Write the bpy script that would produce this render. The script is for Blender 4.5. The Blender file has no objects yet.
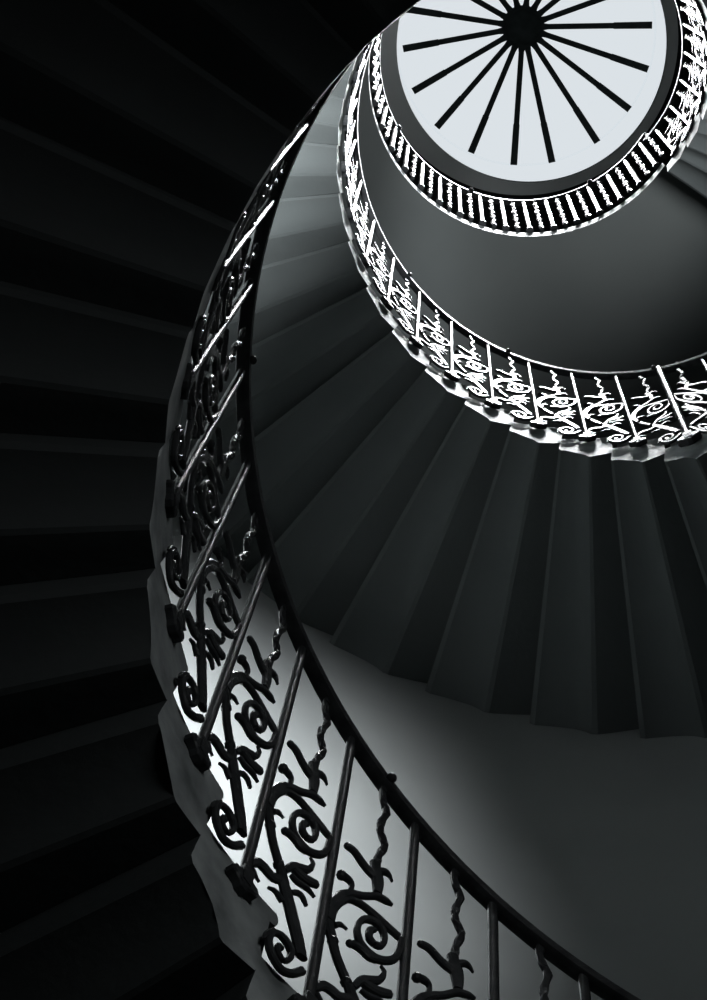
import bpy, bmesh, math, random
from mathutils import Vector, Matrix
PI = math.pi
rng = random.Random(7)
scene = bpy.context.scene
COL = scene.collection

# ------------------------------------------------------------------ materials
def new_mat(name):
    m = bpy.data.materials.new(name); m.use_nodes = True
    nt = m.node_tree
    b = nt.nodes.get('Principled BSDF')
    return m, nt, b

def noisy(name, c1, c2, scale, rough=0.8, bump=0.0, bscale=None, metallic=0.0, detail=5.0, lo=0.35, hi=0.65, spec=None):
    m, nt, b = new_mat(name)
    tc = nt.nodes.new('ShaderNodeTexCoord')
    n = nt.nodes.new('ShaderNodeTexNoise'); n.inputs['Scale'].default_value = scale; n.inputs['Detail'].default_value = detail
    r = nt.nodes.new('ShaderNodeValToRGB')
    r.color_ramp.elements[0].position = lo; r.color_ramp.elements[0].color = (*c1, 1)
    r.color_ramp.elements[1].position = hi; r.color_ramp.elements[1].color = (*c2, 1)
    nt.links.new(tc.outputs['Object'], n.inputs['Vector'])
    nt.links.new(n.outputs['Fac'], r.inputs['Fac'])
    nt.links.new(r.outputs['Color'], b.inputs['Base Color'])
    b.inputs['Roughness'].default_value = rough
    b.inputs['Metallic'].default_value = metallic
    if spec is not None: b.inputs['Specular IOR Level'].default_value = spec
    if bump:
        n2 = nt.nodes.new('ShaderNodeTexNoise'); n2.inputs['Scale'].default_value = bscale or scale * 4; n2.inputs['Detail'].default_value = 6
        bp = nt.nodes.new('ShaderNodeBump'); bp.inputs['Strength'].default_value = bump; bp.inputs['Distance'].default_value = 0.01
        nt.links.new(tc.outputs['Object'], n2.inputs['Vector'])
        nt.links.new(n2.outputs['Fac'], bp.inputs['Height'])
        nt.links.new(bp.outputs['Normal'], b.inputs['Normal'])
    return m

M = {}
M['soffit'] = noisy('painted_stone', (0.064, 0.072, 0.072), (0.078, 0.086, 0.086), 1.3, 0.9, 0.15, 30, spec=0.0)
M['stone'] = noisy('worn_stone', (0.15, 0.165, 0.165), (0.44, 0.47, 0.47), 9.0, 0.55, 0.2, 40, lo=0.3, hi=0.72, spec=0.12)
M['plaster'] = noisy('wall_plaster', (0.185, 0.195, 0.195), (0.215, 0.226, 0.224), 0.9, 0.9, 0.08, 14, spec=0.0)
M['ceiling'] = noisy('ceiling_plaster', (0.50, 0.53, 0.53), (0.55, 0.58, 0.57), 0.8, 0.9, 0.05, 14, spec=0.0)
M['iron'] = noisy('painted_wrought_iron', (0.034, 0.036, 0.038), (0.050, 0.053, 0.055), 30.0, 0.24, 0.12, 160, spec=0.06)
M['rail'] = noisy('dark_handrail_iron', (0.030, 0.032, 0.034), (0.055, 0.058, 0.060), 24.0, 0.3, 0.15, 120, spec=0.06)
M['frame'] = noisy('lantern_frame_paint', (0.022, 0.025, 0.025), (0.032, 0.036, 0.036), 12.0, 0.7, spec=0.0)
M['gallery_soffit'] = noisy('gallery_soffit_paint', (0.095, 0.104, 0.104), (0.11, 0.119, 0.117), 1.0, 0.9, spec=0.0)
M['boards'] = noisy('dark_oak_boards', (0.030, 0.031, 0.031), (0.05, 0.052, 0.052), 6.0, 0.6)
M['upper_wall'] = noisy('dark_painted_wall', (0.010, 0.012, 0.012), (0.016, 0.018, 0.018), 1.0, 0.9, spec=0.0)  # near-black colour stands in for shade on upper wall and outer ceiling
M['floor'] = noisy('floor_stone', (0.03, 0.03, 0.03), (0.05, 0.05, 0.05), 2.0, 0.7, 0.1, 20)

def glass():
    m = bpy.data.materials.new('lantern_glass'); m.use_nodes = True
    nt = m.node_tree; nt.nodes.clear()
    o = nt.nodes.new('ShaderNodeOutputMaterial'); mx = nt.nodes.new('ShaderNodeMixShader')
    t = nt.nodes.new('ShaderNodeBsdfTransparent'); t.inputs['Color'].default_value = (0.985, 0.992, 0.995, 1)
    nt.nodes.remove(mx)
    nt.links.new(t.outputs[0], o.inputs['Surface'])
    return m
M['glass'] = glass()

# ------------------------------------------------------------------ object helpers
def mesh_of(name, bm, mat, smooth=False):
    bmesh.ops.recalc_face_normals(bm, faces=bm.faces)
    me = bpy.data.meshes.new(name); bm.to_mesh(me); bm.free()
    me.materials.append(M[mat])
    if smooth:
        for p in me.polygons: p.use_smooth = True
        try: me.set_sharp_from_angle(angle=math.radians(42))
        except Exception: pass
    return me

def link(name, me, parent=None, loc=None, rz=None):
    o = bpy.data.objects.new(name, me); COL.objects.link(o)
    if parent: o.parent = parent
    if loc is not None: o.location = loc
    if rz is not None: o.rotation_euler = (0, 0, rz)
    return o

def obj(name, bm, mat, parent=None, smooth=False, **k):
    return link(name, mesh_of(name, bm, mat, smooth), parent, **k)

def thing(name, label, cat, loc=(0, 0, 0), group=None):
    o = bpy.data.objects.new(name, None); COL.objects.link(o); o.location = loc
    o['label'] = label; o['category'] = cat
    if group: o['group'] = group
    return o

def struct(name, bm, mat, parent=None, smooth=False, label=None):
    o = obj(name, bm, mat, parent, smooth)
    if parent is None: o['kind'] = 'structure'
    if label: o['label'] = label
    return o

def catmull(pts, n=4):
    P = [Vector(p) for p in pts]
    P = [2 * P[0] - P[1]] + P + [2 * P[-1] - P[-2]]
    out = []
    for i in range(1, len(P) - 2):
        for j in range(n):
            t = j / n
            a, b, c, d = P[i - 1], P[i], P[i + 1], P[i + 2]
            out.append(0.5 * (2 * b + (c - a) * t + (2 * a - 5 * b + 4 * c - d) * t * t + (3 * b - a - 3 * c + d) * t ** 3))
    out.append(P[-2])
    return out

def add_strap(bm, pts, halfs, depths, out_dir):
    """flat forged bar with chamfered edges; its broad face looks along out_dir"""
    rings = []; n = len(pts)
    sec = ((-1, -.45), (-.6, -1), (.6, -1), (1, -.45), (1, .45), (.6, 1), (-.6, 1), (-1, .45))
    for i, p in enumerate(pts):
        t = (pts[min(n - 1, i + 1)] - pts[max(0, i - 1)]).normalized()
        N = out_dir(p); N = (N - t * N.dot(t)).normalized(); B = t.cross(N)
        rings.append([bm.verts.new(p + B * halfs[i] * u + N * depths[i] * v) for u, v in sec])
    for A, Bq in zip(rings, rings[1:]):
        for k in range(8): bm.faces.new((A[k], A[(k + 1) % 8], Bq[(k + 1) % 8], Bq[k]))
    bm.faces.new(rings[0][::-1]); bm.faces.new(rings[-1])

def add_sweep(bm, pts, halfs, out_dir, sides=8, depth=None, closed=False):
    """tube along pts; halfs: half width in the plane; out_dir(p): normal of the plane; depth: half thickness along it"""
    rings = []
    n = len(pts)
    for i, p in enumerate(pts):
        a = pts[(i - 1) % n] if (i > 0 or closed) else pts[0]
        b = pts[(i + 1) % n] if (i < n - 1 or closed) else pts[-1]
        t = (b - a).normalized(); N = out_dir(p); N = (N - t * N.dot(t)).normalized(); B = t.cross(N)
        h = halfs[i] if isinstance(halfs, (list, tuple)) else halfs
        d = depth if depth is not None else h
        if isinstance(d, (list, tuple)): d = d[i]
        rings.append([bm.verts.new(p + B * (h * math.cos(2 * PI * (k + .5) / sides)) + N * (d * math.sin(2 * PI * (k + .5) / sides))) for k in range(sides)])
    m = len(rings) if closed else len(rings) - 1
    for i in range(m):
        A, Bq = rings[i], rings[(i + 1) % n]
        for k in range(sides):
            bm.faces.new((A[k], A[(k + 1) % sides], Bq[(k + 1) % sides], Bq[k]))
    if not closed:
        bm.faces.new(rings[0][::-1]); bm.faces.new(rings[-1])

def add_prism_stack(bm, sections, phase=PI / 4, sides=4):
    """vertical stack of square/polygon sections: (x, y, z, halfwidth)"""
    rings = []
    for (x, y, z, h) in sections:
        R = h / math.cos(PI / sides)
        rings.append([bm.verts.new((x + R * math.cos(2 * PI * k / sides + phase), y + R * math.sin(2 * PI * k / sides + phase), z)) for k in range(sides)])
    for A, Bq in zip(rings, rings[1:]):
        for k in range(sides):
            bm.faces.new((A[k], A[(k + 1) % sides], Bq[(k + 1) % sides], Bq[k]))
    bm.faces.new(rings[0][::-1]); bm.faces.new(rings[-1])

def add_ball(bm, c, r, seg=10):
    bmesh.ops.create_uvsphere(bm, u_segments=seg, v_segments=max(6, seg - 2), radius=r, matrix=Matrix.Translation(c))

def annulus(bm, c, r0, r1, z0, z1, t0=0.0, t1=2 * PI, n=96, c1=None):
    """solid ring slab from angle t0 to t1"""
    c1 = c1 or c
    full = abs(t1 - t0 - 2 * PI) < 1e-6
    m = n if full else n + 1
    R = []
    for i in range(m):
        t = t0 + (t1 - t0) * i / n
        cs, sn = math.cos(t), math.sin(t)
        R.append([bm.verts.new((cc[0] + r * cs, cc[1] + r * sn, z)) for (cc, r, z) in ((c, r0, z0), (c1, r1, z0), (c1, r1, z1), (c, r0, z1))])
    for i in range(n):
        A, B = R[i], R[(i + 1) % m]
        for k in range(4):
            bm.faces.new((A[k], A[(k + 1) % 4], B[(k + 1) % 4], B[k]))
    if not full:
        bm.faces.new(R[0]); bm.faces.new(R[-1][::-1])

# ------------------------------------------------------------------ the stair's geometry
# T is the unwrapped angle round the well; the stair climbs as T grows.
TA0, ZA0, DA, HA = 3.45138, 4.21489, 2 * PI / 34.27636, 6.15684 / 34.27636
TB0, ZB0, DB, HB = 2.84655 + 2 * PI, 9.77176, 2 * PI / 32.73955, 6.14812 / 32.73955
RB_A, RB_B = 1.041, 1.013          # baluster foot radius on the two flights
RS_A, RS_B = 1.058, 1.038          # radius of the steps' inner ends
HR_A, HR_B = 1.088, 1.177          # handrail height over the step line
RW = 2.37                          # stairwell wall
FLOOR = -1.5
OB = (0.0225, 0.1156); OC = (0.0076, 0.0209); OL = (0.1242, 0.0817)
T_LAND = 0.589 + 4 * PI; Z_LAND = 12.99; Z_SOF = 12.85
JOIN = TB0 - 9 * DB; ZJOIN = ZB0 - 9 * HB

def sm(x):
    x = max(0.0, min(1.0, x)); return x * x * (3 - 2 * x)
def blend(T):   # 0 on the lower flight, 1 on the upper
    return sm((T - (TA0 + 0.5)) / (JOIN - TA0 - 0.6))
def cen(T):
    b = blend(T); c = sm((T - (TB0 + .5)) / 2.2)
    x = OB[0] * b; y = OB[1] * b
    return (x + (OC[0] - x) * c, y + (OC[1] - y) * c)
def lerp(a, b, t): return a + (b - a) * t
def btop(T): return sm((T - (TB0 + 1.2)) / 1.8)
def pinch(T):
    # the lower flight's steps run a little further into the well as it climbs over the near side
    a = sm((T - (TA0 - 3.6 * DA)) / (6.2 * DA)); b = 1 - sm((T - (TA0 + 8 * DA)) / (8 * DA))
    return .046 * a * b
def r_end(T): return lerp(lerp(RS_A, RS_B, blend(T)), .985, btop(T)) - pinch(T)
def r_bal(T): return lerp(lerp(RB_A, RB_B, blend(T)), .970, btop(T)) - .5 * pinch(T)
def r_rail(T): return lerp(lerp(1.0, 1.014, blend(T)), .972, btop(T))
def rail_h(T): return lerp(HR_A, HR_B, blend(T))

ST = []      # stations: (T of the baluster, z of the step line, d, h)
for k in range(31, 0, -1): ST.append((TA0 - k * DA, ZA0 - k * HA, DA, HA))
NI = 21
for i in range(NI):
    f = i / NI; ST.append((lerp(TA0, JOIN, f), lerp(ZA0, ZJOIN, f), (JOIN - TA0) / NI, (ZJOIN - ZA0) / NI))
N_LOWER = len(ST)
for k in range(9, -9, -1): ST.append((TB0 - k * DB, ZB0 - k * HB, DB, HB))
N_MID = len(ST)
NT = 9
TOP = []
hT = None
z_flat = ST[-1][1]
for m in range(NT, 0, -1):
    TOP.append((T_LAND - (m - 0.42) * DB, Z_LAND - 0.05 - m * ((Z_LAND - 0.05 - z_flat) / (NT + 0.0)), DB, (Z_LAND - 0.05 - z_flat) / NT))
# the first of TOP is the same level as the last of ST: it becomes the quarter landing
QL = (ST[-1], TOP[0])
ST_TOP = TOP[1:]

def zline(T):
    """height of the step line at T"""
    L = ST + ST_TOP
    if T <= L[0][0]: return L[0][1] + (T - L[0][0]) * HA / DA
    for a, b in zip(L, L[1:]):
        if T <= b[0]:
            if a is ST[-1]:
                # quarter landing: flat, then the first riser of the top flight
                x = (T - a[0]); w = b[0] - a[0]
                return a[1] + max(0.0, (x - (w - b[2])) / b[2]) * (b[1] - a[1])
            return lerp(a[1], b[1], (T - a[0]) / (b[0] - a[0]))
    return L[-1][1] + (T - L[-1][0]) * HB / DB

# ------------------------------------------------------------------ stone steps
PROF_BOT = [(-.575, -.685), (-.52, -.69), (-.42, -.72), (-.32, -.775), (-.22, -.855), (-.15, -.95), (-.10, -1.06), (-.05, -1.20), (.0, -1.22), (.17, -1.16), (.425, -1.07)]
def step_loop(tread=.27, noz=.045, h=.18):
    """profile loop in (f, z/h) of one cantilevered step; f grows downhill"""
    n = noz / h
    L = list(PROF_BOT)
    L += [(.46, -.95), (.475, -.735), (.475, tread - n - .02)]
    L += [(.50, tread - n), (.56, tread - n + .01), (.595, tread - n * .72), (.605, tread - n * .42), (.59, tread - n * .12), (.565, tread)]
    L += [(.35, tread), (.1, tread), (-.15, tread), (-.4, tread), (-.53, tread)]
    L += [(-.56, .0), (-.60, -.35), (-.622, -.60)]
    return L

def build_step(T, z, d, h, wide=0.0):
    """wide: extra angle of tread on the uphill side (a landing)"""
    bm = bmesh.new()
    loop = step_loop(h=h)
    if wide:
        ex = []
        for (f, zz) in loop:
            ex.append((f, zz))
        loop = []
        prev = None
        for (f, zz) in ex:
            if f < -.1: f = f - wide / d
            loop.append((f, zz))
        # subdivide the long runs
        L2 = []
        for i, a in enumerate(loop):
            b = loop[(i + 1) % len(loop)]
            L2.append(a)
            m = int(abs(a[0] - b[0]) / .35)
            for q in range(1, m): L2.append((lerp(a[0], b[0], q / m), lerp(a[1], b[1], q / m)))
        loop = L2
    A, B = [], []
    for (f, zz) in loop:
        t = T - f * d; c = cen(t); r = r_end(t)
        A.append(bm.verts.new((c[0] + r * math.cos(t), c[1] + r * math.sin(t), z + zz * h)))
        B.append(bm.verts.new(((RW + .03) * math.cos(t), (RW + .03) * math.sin(t), z + zz * h)))
    n = len(loop)
    for i in range(n):
        (bm.faces.new((A[i], A[(i + 1) % n], B[(i + 1) % n], B[i])))
    fa = bm.faces.new(A); fb = bm.faces.new(B[::-1])
    bmesh.ops.triangulate(bm, faces=[fa, fb])
    bmesh.ops.recalc_face_normals(bm, faces=bm.faces)
    me = bpy.data.meshes.new('step'); bm.to_mesh(me); bm.free()
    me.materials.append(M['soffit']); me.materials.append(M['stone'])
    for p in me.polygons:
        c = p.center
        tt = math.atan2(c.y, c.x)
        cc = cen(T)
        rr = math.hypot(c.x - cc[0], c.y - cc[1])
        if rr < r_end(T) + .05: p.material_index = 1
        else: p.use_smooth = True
    try: me.set_sharp_from_angle(angle=math.radians(20))
    except Exception: pass
    return me
SCROLL = {
    'tendril': [(0.564, 0.993, 0.0165), (0.527, 0.94, 0.0163), (0.571, 0.898, 0.0162), (0.61, 0.87, 0.0161), (0.555, 0.818, 0.0159), (0.554, 0.778, 0.0158), (0.602, 0.75, 0.0157), (0.633, 0.726, 0.0156), (0.575, 0.679, 0.0154), (0.561, 0.646, 0.0153), (0.566, 0.616, 0.0152)],
    'leaf_long': [(0.164, 0.62, 0.0104), (0.265, 0.62, 0.0117), (0.381, 0.6, 0.0138), (0.473, 0.588, 0.0165), (0.572, 0.581, 0.0165)],
    'flower': [(0.52, 0.634, 0.0139), (0.567, 0.6, 0.0227), (0.595, 0.568, 0.0205), (0.606, 0.525, 0.0142)],
    'flower_curl': [(0.589, 0.614, 0.0138), (0.674, 0.627, 0.0104), (0.73, 0.623, 0.0069), (0.77, 0.609, 0.0028)],
    'leaf_low': [(0.037, 0.322, 0.0129), (0.082, 0.374, 0.0163), (0.196, 0.428, 0.0159), (0.306, 0.459, 0.0133), (0.448, 0.482, 0.0121), (0.584, 0.511, 0.0122), (0.695, 0.52, 0.0115), (0.8, 0.52, 0.0047)],
    'curl_up': [(0.148, 0.496, 0.0148), (0.215, 0.5, 0.0121), (0.275, 0.495, 0.0087), (0.29, 0.477, 0.008), (0.25, 0.445, 0.0073)],
    'arc': [(0.079, 0.307, 0.0192), (0.12, 0.363, 0.0143), (0.255, 0.424, 0.0099), (0.411, 0.445, 0.0106), (0.57, 0.443, 0.0126), (0.742, 0.432, 0.0133), (0.911, 0.419, 0.01)],
    'spiral': [(0.938, 0.415, 0.0113), (0.929, 0.378, 0.0112), (0.889, 0.339, 0.0117), (0.799, 0.313, 0.0136), (0.677, 0.297, 0.0148), (0.551, 0.301, 0.0129), (0.465, 0.315, 0.0116), (0.423, 0.342, 0.011), (0.433, 0.376, 0.0098), (0.507, 0.406, 0.0119), (0.614, 0.418, 0.0139), (0.709, 0.408, 0.0119), (0.746, 0.379, 0.0098), (0.713, 0.349, 0.0098), (0.634, 0.34, 0.0097)],
    'spiral_eye': [(0.634, 0.34, 0.0097), (0.572, 0.349, 0.0111), (0.569, 0.377, 0.0118), (0.633, 0.391, 0.0066)],
    'leaf_spiral': [(0.355, 0.285, 0.0128), (0.421, 0.292, 0.0115), (0.508, 0.293, 0.0141), (0.587, 0.287, 0.0148), (0.669, 0.292, 0.0129)],
    'thorn_a': [(0.15, 0.304, 0.0096), (0.224, 0.324, 0.0071), (0.306, 0.324, 0.0026)],
    'stem': [(0.072, 0.301, 0.0199), (0.145, 0.26, 0.0184), (0.223, 0.214, 0.0157), (0.326, 0.176, 0.0162), (0.419, 0.143, 0.0186), (0.506, 0.103, 0.0245), (0.596, 0.064, 0.0268), (0.69, 0.021, 0.0253), (0.771, -0.018, 0.0239), (0.843, -0.059, 0.0207)],
    'leaf_left': [(0.035, 0.055, 0.0091), (0.115, 0.089, 0.0158), (0.22, 0.097, 0.0195), (0.331, 0.096, 0.0183), (0.435, 0.115, 0.0135)],
    'thorn_left': [(0.077, 0.052, 0.0078), (0.136, 0.043, 0.006), (0.198, 0.038, 0.0018)],
    'thorn_b': [(0.317, 0.051, 0.0042), (0.398, 0.062, 0.0067), (0.511, 0.054, 0.0091)],
    'leaf_right': [(0.452, 0.152, 0.0106), (0.549, 0.197, 0.0138), (0.664, 0.219, 0.0145), (0.746, 0.238, 0.0108), (0.778, 0.269, 0.007), (0.735, 0.283, 0.0026)],
    'leaf_right_b': [(0.554, 0.19, 0.0125), (0.648, 0.192, 0.0176), (0.74, 0.196, 0.0189), (0.87, 0.21, 0.0126)],
    'leaf_right_c': [(0.54, 0.163, 0.0069), (0.637, 0.16, 0.0081), (0.759, 0.169, 0.0081), (0.872, 0.162, 0.0044)],
    'curl_b': [(0.585, 0.106, 0.008), (0.663, 0.126, 0.008), (0.732, 0.127, 0.0074), (0.791, 0.111, 0.0055)],
    'low_spiral': [(0.88, -0.096, 0.0129), (0.778, -0.129, 0.0116), (0.663, -0.146, 0.0104), (0.56, -0.139, 0.0098), (0.486, -0.121, 0.011), (0.45, -0.096, 0.0105), (0.486, -0.065, 0.0088), (0.575, -0.051, 0.0094), (0.667, -0.056, 0.0106), (0.725, -0.073, 0.01), (0.705, -0.103, 0.0087), (0.644, -0.117, 0.007)],
    'low_eye': [(0.644, -0.117, 0.0075), (0.579, -0.109, 0.0087), (0.569, -0.089, 0.0094), (0.625, -0.085, 0.0059)],
    'low_thorn': [(0.387, -0.111, 0.0035), (0.414, -0.086, 0.0088), (0.482, -0.061, 0.01)],
}
low = thing('spiral_staircase', 'lower flight of dark cantilevered stone steps curving down past the near railing', 'staircase')
up = thing('spiral_staircase', 'upper flight of pleated stone steps with a bright white inner edge, under the lantern', 'staircase')
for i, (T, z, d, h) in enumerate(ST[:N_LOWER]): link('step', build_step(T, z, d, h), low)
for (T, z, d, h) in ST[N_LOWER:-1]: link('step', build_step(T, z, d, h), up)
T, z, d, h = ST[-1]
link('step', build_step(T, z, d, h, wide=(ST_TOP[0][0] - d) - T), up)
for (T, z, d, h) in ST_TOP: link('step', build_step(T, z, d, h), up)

# ------------------------------------------------------------------ railing parts (built at T = 0, foot at the origin's radius)
def lean(rf, H, rr=1.0):
    return lambda w: rf - (rf - rr) * max(-.3, w) / H

def baluster_bm(rf, H, half=.0106, low_=-.015, rr=1.0):
    bm = bmesh.new(); R = lean(rf, H, rr)
    zs = [low_, .25 * H, .5 * H, .75 * H, H - .012]
    add_prism_stack(bm, [(R(z), 0, z, half) for z in zs], sides=12, phase=0)
    return bm

def foot_bm(rf, s=1.0):
    """spreading claw foot bracketed to the step's end: wide along the stair, thin across it"""
    bm = bmesh.new()
    pf = [(-.011, .014), (.011, .014), (.017, .004), (.026, -.002), (.034, -.004), (.038, -.012), (.035, -.024), (.026, -.026), (.016, -.032), (.007, -.042),
          (-.007, -.042), (-.016, -.032), (-.026, -.026), (-.035, -.024), (-.038, -.012), (-.034, -.004), (-.026, -.002), (-.017, .004)]
    R = []
    for x, q in ((-.010, .9), (-.006, 1.0), (.009, 1.0), (.013, .9)):
        R.append([bm.verts.new((rf + x * s, y * s * q, -.006 + z * s * q)) for y, z in pf])
    n = len(pf)
    for A, B in zip(R, R[1:]):
        for k in range(n): bm.faces.new((A[k], A[(k + 1) % n], B[(k + 1) % n], B[k]))
    f1 = bm.faces.new(R[0][::-1]); f2 = bm.faces.new(R[-1])
    bmesh.ops.triangulate(bm, faces=[f1, f2])
    add_prism_stack(bm, [(rf, 0, -.030 * s, .012 * s), (rf, 0, .0, .0135 * s), (rf, 0, .016 * s, .0135 * s), (rf, 0, .026 * s, .0105 * s)])
    return bm

def panel_bms(rf, H, d, h, mirror=False, rr=1.0):
    R = lean(rf, H, rr)
    sx = H / HR_A
    def P(a, w):
        ang = -a * d * (1 if not mirror else -1)
        r = R(w + a * h) if not mirror else R(w - a * h)
        return Vector((r * math.cos(ang), r * math.sin(ang), (w * sx if not mirror else w * sx + 0.0)))
    groups = {'scroll': [], 'tendril': [], 'tulip_flower': []}
    for k, L in SCROLL.items():
        g = 'tendril' if k == 'tendril' else ('tulip_flower' if k in ('flower', 'flower_curl', 'leaf_long') else 'scroll')
        groups[g].append((k, L))
    out = {}
    nrm = lambda p: Vector((p.x, p.y, 0)).normalized()
    for g, lst in groups.items():
        bm = bmesh.new()
        for k, L in lst:
            q = catmull([(a, w, ww) for a, w, ww in L], 3)
            if mirror: q = [Vector((a.x, a.y + 2 * a.x * h + .04, a.z)) for a in q]
            pts = [P(v.x, v.y) for v in q]
            hw = [max(.0016, v.z * .5 * THICK) for v in q]
            dp = [min(.0065, max(.003, x)) for x in hw]
            if g == 'tendril':
                # twisted flat bar: its width swells and narrows
                hw = [.0058 + .0036 * abs(math.sin(i * .9)) for i in range(len(pts))]; dp = [.0085 - .0035 * abs(math.sin(i * .9)) for i in range(len(pts))]
            add_strap(bm, pts, hw, dp, nrm)
            if g != 'tendril' and k in ('curl_up', 'leaf_long'):
                add_ball(bm, pts[0], hw[0] * 1.15, 8)
            if k in ('leaf_spiral',): add_ball(bm, pts[0], hw[0] * .95, 8)
        if g == 'scroll':
            # collars on the stem
            for a, w in ((.165, .25), (.375, .155)):
                ww = w + (2 * a * h + .04 if mirror else 0)
                add_ball(bm, P(a, ww), .0115, 8)
        out[g] = bm
    return out
THICK = 1.3

def make_railing(root, stations, lastT=None, newel_at=None):
    """balusters, feet and scroll panels; meshes shared along the flight"""
    cache = {}
    for i, (T, z, d, h) in enumerate(stations):
        rf = r_bal(T); H = rail_h(T); rr = r_rail(T)
        key = (round(rf, 3), round(H, 3), round(rr, 3))
        if key not in cache:
            cache[key] = (mesh_of('baluster', baluster_bm(rf, H, rr=rr), 'iron', True), mesh_of('baluster_foot', foot_bm(rf), 'iron'),
                          {g: mesh_of(g, b, 'iron', False) for g, b in panel_bms(rf, H, d, h, rr=rr).items()})
        mb, mf, mp = cache[key]
        c = cen(T); loc = (c[0], c[1], z)
        if newel_at is not None and i == newel_at:
            nb = link('newel_post', mesh_of('newel_post', baluster_bm(rf, H, .0155), 'iron', True), root, loc, T)
            link('baluster_foot', mesh_of('baluster_foot', foot_bm(rf, 1.35), 'iron'), nb)
            pm = {g: mesh_of(g, b, 'iron') for g, b in panel_bms(rf, H, d, h, rr=rr, mirror=True).items()}
            c0 = cen(T - d)
            s = link('scroll_panel', pm['scroll'], root, (c0[0], c0[1], z - h), T - d)
            link('tendril', pm['tendril'], s); link('tulip_flower', pm['tulip_flower'], s)
        else:
            b = link('baluster', mb, root, loc, T)
            link('baluster_foot', mf, b)
        if i == 0: continue
        # the bay downhill of this baluster
        s = link('scroll_panel', mp['scroll'], root, loc, T)
        link('tendril', mp['tendril'], s); link('tulip_flower', mp['tulip_flower'], s)

def make_handrail(root, Ts, knobs, zf=None):
    bm = bmesh.new()
    pts = []
    rings = []
    for T in Ts:
        c = cen(T); z = zline(T) + rail_h(T)
        up_ = Vector((0, 0, 1)); rad = Vector((math.cos(T), math.sin(T), 0))
        dz = (zline(T + .02) - zline(T - .02)) / .04
        t = Vector((-math.sin(T), math.cos(T), dz)).normalized(); N = rad.cross(t).normalized()
        if N.z < 0: N = -N
        q_ = r_rail(T); p = Vector((c[0] + q_ * math.cos(T), c[1] + q_ * math.sin(T), z))
        sec = [(-.016, -.012), (-.010, -.016), (.010, -.016), (.016, -.012), (.019, .004), (.012, .015), (-.012, .015), (-.019, .004)]
        rings.append([bm.verts.new(p + rad * u + N * v) for u, v in sec])
    for A, B in zip(rings, rings[1:]):
        for k in range(8): bm.faces.new((A[k], A[(k + 1) % 8], B[(k + 1) % 8], B[k]))
    bm.faces.new(rings[0][::-1]); bm.faces.new(rings[-1])
    hr = obj('handrail', bm, 'rail', root, True)
    for T in knobs:
        c = cen(T); b = bmesh.new(); add_ball(b, Vector((c[0] + (r_rail(T) - .021) * math.cos(T), c[1] + (r_rail(T) - .021) * math.sin(T), zline(T) + rail_h(T) + .002)), .012, 12)
        obj('handrail_stud', b, 'rail', hr, True)
    return hr

rl = thing('stair_railing', 'near black wrought iron railing with scrolls, standing on the lower flight', 'railing')
ru = thing('stair_railing', 'pale wrought iron railing with scrolls on the bright edge of the upper flight', 'railing')
make_railing(rl, ST[:N_LOWER])
make_railing(ru, ST[N_LOWER:-1], newel_at=0)
make_railing(ru, [ST[-1]] + ST_TOP)
# plain balusters on the quarter landing between the two runs of the upper flight
T0 = ST[-1][0] + DB; T1 = ST_TOP[0][0] - .5 * DB
mb = mesh_of('baluster', baluster_bm(r_bal(T0), rail_h(T0), rr=r_rail(T0)), 'iron'); mf = mesh_of('baluster_foot', foot_bm(r_bal(T0)), 'iron')
while T0 < T1:
    c = cen(T0); b = link('baluster', mb, ru, (c[0], c[1], ST[-1][1]), T0); link('baluster_foot', mf, b); T0 += DB

def frange(a, b, st):
    n = int(math.ceil((b - a) / st)); return [a + (b - a) * i / n for i in range(n + 1)]
make_handrail(rl, frange(ST[0][0] - .1, JOIN, .04), [TA0 - 1.9 * DA, TA0 - 6.55 * DA])
make_handrail(ru, frange(JOIN, T_LAND, .04), [TB0 - 2.55 * DB, TB0 - 5.5 * DB, TB0 - 8.9 * DB])

# ------------------------------------------------------------------ gallery at the head of the stair
L0, L1 = T_LAND - 4 * PI, 5.0
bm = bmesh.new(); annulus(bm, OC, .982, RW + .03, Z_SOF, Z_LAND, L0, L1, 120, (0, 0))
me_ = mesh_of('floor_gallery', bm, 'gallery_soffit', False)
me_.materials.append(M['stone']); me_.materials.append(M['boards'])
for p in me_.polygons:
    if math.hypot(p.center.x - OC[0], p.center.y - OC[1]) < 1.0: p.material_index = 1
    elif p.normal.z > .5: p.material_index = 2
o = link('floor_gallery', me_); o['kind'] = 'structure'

gr = thing('gallery_railing', 'round landing railing of plain and twisted bars at the foot of the lantern', 'railing')
def twisted_bm(r, H):
    bm = bmesh.new(); n = 44; rings = []
    for i in range(n + 1):
        z = .01 + (H - .03) * i / n
        s = .0055 + .0115 * (0.5 + 0.5 * math.cos(2 * PI * 11 * i / n))
        a = i * .5
        rings.append([bm.verts.new((r + .000 + (s * (1 + .25 * math.cos(2 * (k * PI / 4 - a)))) * math.cos(k * PI / 4), (s * (1 + .25 * math.cos(2 * (k * PI / 4 - a)))) * math.sin(k * PI / 4), z)) for k in range(8)])
    for A, B in zip(rings, rings[1:]):
        for k in range(8): bm.faces.new((A[k], A[(k + 1) % 8], B[(k + 1) % 8], B[k]))
    bm.faces.new(rings[0][::-1]); bm.faces.new(rings[-1])
    return bm
Zr = 14.195; HG = Zr - Z_LAND
bs = bmesh.new(); add_prism_stack(bs, [(.968, 0, 0, .022), (.968, 0, .02, .022), (.968, 0, .03, .0138), (.970, 0, .5, .0138), (.972, 0, HG - .012, .0138)], sides=8, phase=0)
ms = mesh_of('baluster', bs, 'iron', True); mt = mesh_of('twisted_baluster', twisted_bm(.970, HG), 'iron', True)
n = 0
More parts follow.
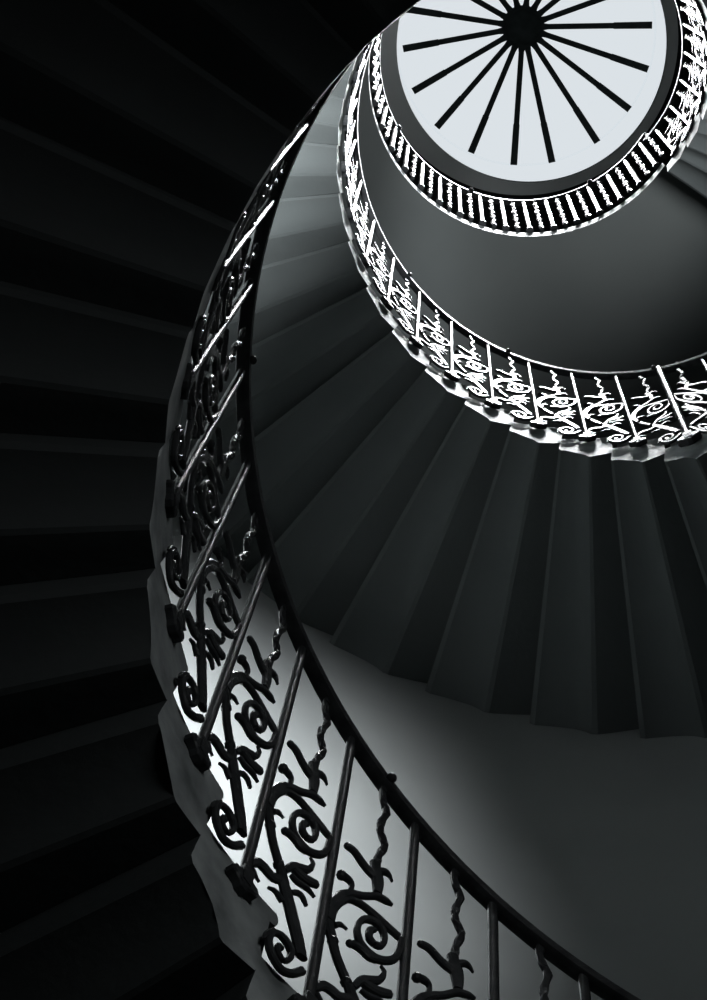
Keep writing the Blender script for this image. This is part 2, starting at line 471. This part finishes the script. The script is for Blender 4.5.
while L0 + .036 + n * .1545 < L1 - .03:
    t = L0 + .036 + n * .1545
    link('baluster', ms, gr, (OC[0], OC[1], Z_LAND), t)
    if t + .077 < L1 - .03: link('twisted_baluster', mt, gr, (OC[0], OC[1], Z_LAND), t + .077)
    n += 1
bm = bmesh.new(); annulus(bm, OC, .953, .991, Zr - .014, Zr + .014, L0 - .03, L1, 110)
obj('handrail', bm, 'rail', gr)
for t in (1.93, 1.06, 2.62):
    b = bmesh.new(); add_ball(b, Vector((OC[0] + .952 * math.cos(t), OC[1] + .952 * math.sin(t), Zr + .01)), .02, 10); obj('handrail_stud', b, 'rail', gr, True)

link('twisted_baluster', mt, gr, (OC[0], OC[1], Z_LAND), L0 - .038)
# ------------------------------------------------------------------ stairwell wall with unseen window openings, ceiling, floor
ZC = 15.84; ZTOP = 17.1
UNSEEN_WINS = [(3.25, .30, 5.6, 8.0), (4.10, .30, 6.4, 7.8), (5.2, .28, 2.2, 3.4), (.25, .28, 10.5, 11.7), (3.7, .28, 14.0, 15.2)]       # (angle, half angle, sill, head); all unseen, last three added for fill
def wall_grid():
    bm = bmesh.new()
    ts = sorted(set([round(2 * PI * i / 144, 5) for i in range(144)] + [round(a + s * b, 5) for a, b, _, _ in UNSEEN_WINS for s in (-1, 1)]))
    zs = sorted(set([FLOOR, 0, 2.5, 5.5, 8, 10.5, Z_LAND, ZC] + [w[2] for w in UNSEEN_WINS] + [w[3] for w in UNSEEN_WINS]))
    RO = RW + .45
    def hole(t, z):
        return any(abs(t - a) < b - 1e-4 and lo < z < hi for a, b, lo, hi in UNSEEN_WINS)
    V = {}
    def v(i, j, o):
        k = (i % len(ts), j, o)
        if k not in V:
            r = RO if o else RW; t = ts[i % len(ts)]
            V[k] = bm.verts.new((r * math.cos(t), r * math.sin(t), zs[j]))
        return V[k]
    H = {}
    for i in range(len(ts)):
        t = (ts[i] + (ts[i + 1] if i + 1 < len(ts) else ts[0] + 2 * PI)) / 2
        for j in range(len(zs) - 1): H[i, j] = hole(t, (zs[j] + zs[j + 1]) / 2)
    n = len(ts)
    for i in range(n):
        for j in range(len(zs) - 1):
            if not H[i, j]:
                for o in (0, 1): bm.faces.new((v(i, j, o), v(i + 1, j, o), v(i + 1, j + 1, o), v(i, j + 1, o)))
            else:
                if not H[(i - 1) % n, j]: bm.faces.new((v(i, j, 0), v(i, j, 1), v(i, j + 1, 1), v(i, j + 1, 0)))
                if not H[(i + 1) % n, j]: bm.faces.new((v(i + 1, j, 0), v(i + 1, j, 1), v(i + 1, j + 1, 1), v(i + 1, j + 1, 0)))
                if not H.get((i, j - 1), False): bm.faces.new((v(i, j, 0), v(i + 1, j, 0), v(i + 1, j, 1), v(i, j, 1)))
                if not H.get((i, j + 1), False): bm.faces.new((v(i, j + 1, 0), v(i + 1, j + 1, 0), v(i + 1, j + 1, 1), v(i, j + 1, 1)))
    for i in range(n):
        for j in (0, len(zs) - 1): bm.faces.new((v(i, j, 0), v(i + 1, j, 0), v(i + 1, j, 1), v(i, j, 1)))
    return bm
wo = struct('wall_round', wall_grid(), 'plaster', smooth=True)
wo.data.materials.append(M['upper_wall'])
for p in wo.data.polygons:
    if p.center.z > 13.0: p.material_index = 1  # shade above the gallery is put into the wall colour
for (a, b, lo, hi) in UNSEEN_WINS:
    bm = bmesh.new()
    rr = RW + .40
    def bar(t0, t1, z0, z1, dr=.03):
        n = max(1, int(abs(t1 - t0) / .08)); R = []
        for i in range(n + 1):
            t = t0 + (t1 - t0) * i / n
            R.append([bm.verts.new((r * math.cos(t), r * math.sin(t), z)) for r, z in ((rr - dr, z0), (rr + dr, z0), (rr + dr, z1), (rr - dr, z1))])
        for A, B in zip(R, R[1:]):
            for k in range(4): bm.faces.new((A[k], A[(k + 1) % 4], B[(k + 1) % 4], B[k]))
        bm.faces.new(R[0][::-1]); bm.faces.new(R[-1])
    for t in (a - b + .012, a, a + b - .012): bar(t - .012, t + .012, lo, hi)
    for z in (lo + .025, (lo + hi) / 2, hi - .025): bar(a - b, a + b, z - .025, z + .025)
    w = struct('window_%d' % (2 + UNSEEN_WINS.index((a, b, lo, hi))), bm, 'plaster')  # out of view; the last three are added only to carry fill light
    bm = bmesh.new(); annulus(bm, (0, 0), rr - .004, rr + .004, lo, hi, a - b, a + b, 8)
    obj('window_glass', bm, 'glass', w)

bm = bmesh.new(); annulus(bm, OL, .9965, 1.125, ZC, ZC + .06, 0, 2 * PI, 128, (OL[0] * .6, OL[1] * .6)); tr_ = struct('trim_1', bm, 'ceiling')  # lit inner part of the ceiling, split off in a paler tone
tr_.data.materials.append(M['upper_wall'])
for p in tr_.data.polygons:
    if p.normal.z > -.5: p.material_index = 1  # rim and top coloured dark so the sun leaves no bright edge
bm = bmesh.new(); annulus(bm, (OL[0] * .6, OL[1] * .6), 1.125, RW + .45, ZC, ZC + .06, 0, 2 * PI, 128, (0, 0)); co_ = struct('ceiling', bm, 'upper_wall')  # outer ceiling: its shade is painted in as near-black
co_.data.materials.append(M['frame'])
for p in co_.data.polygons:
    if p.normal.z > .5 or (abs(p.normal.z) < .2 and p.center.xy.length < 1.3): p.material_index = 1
bm = bmesh.new(); annulus(bm, (0, 0), .001, RW + .45, FLOOR - .2, FLOOR, 0, 2 * PI, 96); struct('floor', bm, 'floor')
# lantern glazing: a short glass drum closed by a flat glass disc
bm = bmesh.new()
annulus(bm, OL, 1.03, 1.04, ZC + .065, ZTOP + .12, 0, 2 * PI, 96)
annulus(bm, (OL[0] + .015, OL[1] + .03), .001, 1.05, ZTOP + .12, ZTOP + .13, 0, 2 * PI, 96, OL)
struct('window_1', bm, 'glass')

# ------------------------------------------------------------------ lantern hub and its spokes
HUB = (.1046, .016)
sp = thing('lantern_frame', 'dark round hub with eighteen radiating glazing bars across the white lantern', 'skylight frame', (HUB[0], HUB[1], ZTOP))
bm = bmesh.new()
prof = [(.0, -.10), (.05, -.10), (.10, -.085), (.135, -.05), (.15, .0), (.165, .02), (.165, .09), (.0, .09)]
seg = 36; rings = []
for r, z in prof:
    rings.append([bm.verts.new((max(r, .0005) * math.cos(2 * PI * k / seg), max(r, .0005) * math.sin(2 * PI * k / seg), z)) for k in range(seg)])
for A, B in zip(rings, rings[1:]):
    for k in range(seg): bm.faces.new((A[k], A[(k + 1) % seg], B[(k + 1) % seg], B[k]))
bm.faces.new(rings[0]); bm.faces.new(rings[-1][::-1])
obj('hub', bm, 'frame', sp, True)
SC = (.142, .1204); SR = .993
scr = [-7, 13, 33, 54, 77, 95, 116, 136, 156, 176]
angs = list(scr) + [194, 213, 233, 253, 274, 295, 315, 334]
for a in angs:
    t = math.radians(a)
    e = Vector((SC[0] + SR * math.cos(t) - HUB[0], SC[1] + SR * math.sin(t) - HUB[1], 0))
    u = e.normalized(); v = Vector((-u.y, u.x, 0)); Lr = e.length
    bm = bmesh.new()
    P = []
    for s, w, dz0, dz1 in ((.12, .034, -.01, .07), (.20, .022, .0, .07), (Lr * .70, .0225, .015, .075), (Lr * .705, .026, .015, .075), (Lr, .028, .015, .075)):
        c = u * s
        P.append([bm.verts.new(c + v * w * q + Vector((0, 0, z))) for q, z in ((-.45, dz1), (-1, dz0), (1, dz0), (.45, dz1))])
    for A, B in zip(P, P[1:]):
        for k in range(4): bm.faces.new((A[k], A[(k + 1) % 4], B[(k + 1) % 4], B[k]))
    bm.faces.new(P[0][::-1]); bm.faces.new(P[-1])
    obj('glazing_bar', bm, 'frame', sp)

# ------------------------------------------------------------------ light
w = bpy.data.worlds.new('overcast'); scene.world = w; w.use_nodes = True
nt = w.node_tree; bg = nt.nodes['Background']
tc = nt.nodes.new('ShaderNodeTexCoord'); nz = nt.nodes.new('ShaderNodeTexNoise'); nz.inputs['Scale'].default_value = 1.5
rp = nt.nodes.new('ShaderNodeValToRGB'); rp.color_ramp.elements[0].color = (.725, .765, .80, 1); rp.color_ramp.elements[1].color = (.74, .78, .812, 1)
nt.links.new(tc.outputs['Generated'], nz.inputs['Vector']); nt.links.new(nz.outputs['Fac'], rp.inputs['Fac']); nt.links.new(rp.outputs['Color'], bg.inputs['Color'])
# the overcast sky is bright overhead and dim towards the horizon
sep = nt.nodes.new('ShaderNodeSeparateXYZ'); mr = nt.nodes.new('ShaderNodeMapRange'); mr.interpolation_type = 'SMOOTHSTEP'
mr.inputs['From Min'].default_value = .45; mr.inputs['From Max'].default_value = .8; mr.inputs['To Min'].default_value = .03; mr.inputs['To Max'].default_value = 1.0
nt.links.new(tc.outputs['Generated'], sep.inputs[0]); nt.links.new(sep.outputs['Z'], mr.inputs['Value']); nt.links.new(mr.outputs['Result'], bg.inputs['Strength'])

def sun(name, E, ang, direction, col=(1, 1, 1)):
    l = bpy.data.lights.new(name, 'SUN'); l.energy = E; l.angle = math.radians(ang); l.color = col
    o = bpy.data.objects.new(name, l); COL.objects.link(o)
    o.rotation_euler = Vector(direction).to_track_quat('-Z', 'Y').to_euler()
    return o
W1, W2, W3, W4, W5 = 145.0, 145.0, 2.4, 32.0, 6.0
SUN_T, SUN_A = math.radians(14.0), math.radians(118)
sun('hazy_sun', 12.0, 13, (math.sin(SUN_T) * math.cos(SUN_A), math.sin(SUN_T) * math.sin(SUN_A), -math.cos(SUN_T)), (.97, .985, 1.0))
sun('bright_overcast', 16.0, 40, (0, 0, -1), (.97, .985, 1.0))

def unseen_window_light(a, r, z, sx, sy, E, aim, spread):
    l = bpy.data.lights.new('window_daylight', 'AREA'); l.shape = 'RECTANGLE'; l.size = sx; l.size_y = sy; l.energy = E; l.spread = math.radians(spread); l.color = (.95, .98, 1.0)
    o = bpy.data.objects.new('window_daylight', l); COL.objects.link(o)
    p = Vector((r * math.cos(a), r * math.sin(a), z)); o.location = p
    o.rotation_euler = (Vector(aim) - p).to_track_quat('-Z', 'Z').to_euler()
a, b, lo, hi = UNSEEN_WINS[0]
def wallp(deg, z, r=RW): return (r * math.cos(math.radians(deg)), r * math.sin(math.radians(deg)), z)
unseen_window_light(a, RW + .02, (lo + hi) / 2, 0.4, 2.1, W1, wallp(153, 6.85), 55)
a, b, lo, hi = UNSEEN_WINS[1]
unseen_window_light(a, RW + .04, (lo + hi) / 2, 1.0, 1.2, W2, wallp(190, 10.0, 2.2), 46)
a, b, lo, hi = UNSEEN_WINS[2]
unseen_window_light(a, RW + .04, (lo + hi) / 2, 0.9, 1.1, W3, wallp(150, 3.0, 1.1), 75)  # added window fill for the inner ends of the lower steps
a, b, lo, hi = UNSEEN_WINS[3]
unseen_window_light(a, RW + .04, (lo + hi) / 2, 0.9, 0.9, W4, wallp(190, 12.85, 1.5), 90)  # added window fill to brighten the gallery soffit
a, b, lo, hi = UNSEEN_WINS[4]
unseen_window_light(a, RW + .04, (lo + hi) / 2, 0.9, 0.9, W5, wallp(40, 15.84, 1.2), 120)  # added window fill to brighten the ceiling round the lantern

# ------------------------------------------------------------------ camera
cx, cy, rx, ry = -0.52254, -1.06938, 0.2895, 0.04205
F, PX, PY_ = 2095.29572, 353.77251, 508.67564
cX, sX, cY, sY = math.cos(rx), math.sin(rx), math.cos(ry), math.sin(ry)
R = Matrix(((1, 0, 0), (0, cX, -sX), (0, sX, cX))) @ Matrix(((cY, 0, sY), (0, 1, 0), (-sY, 0, cY)))
right, down, fwd = Vector(R[0]), Vector(R[1]), Vector(R[2])
cam = bpy.data.cameras.new('camera'); co = bpy.data.objects.new('camera', cam); COL.objects.link(co)
mw = Matrix(((right.x, -down.x, -fwd.x, cx), (right.y, -down.y, -fwd.y, cy), (right.z, -down.z, -fwd.z, 0.0), (0, 0, 0, 1)))
co.matrix_world = mw
cam.sensor_fit = 'HORIZONTAL'; cam.sensor_width = 36.0; cam.lens = F / 707.0 * 36.0
cam.shift_x = (353.5 - PX) / 707.0; cam.shift_y = (PY_ - 500.0) / 707.0
cam.clip_start = .02; cam.clip_end = 100
scene.camera = co
vs = scene.view_settings
vs.view_transform = 'Standard'; vs.look = 'None'; vs.exposure = 0.0; vs.gamma = 1.0; vs.use_curve_mapping = False
scene.cycles.use_denoising = True
scene.cycles.max_bounces = 10; scene.cycles.diffuse_bounces = 6; scene.cycles.transparent_max_bounces = 12
scene.cycles.sample_clamp_indirect = 4.0
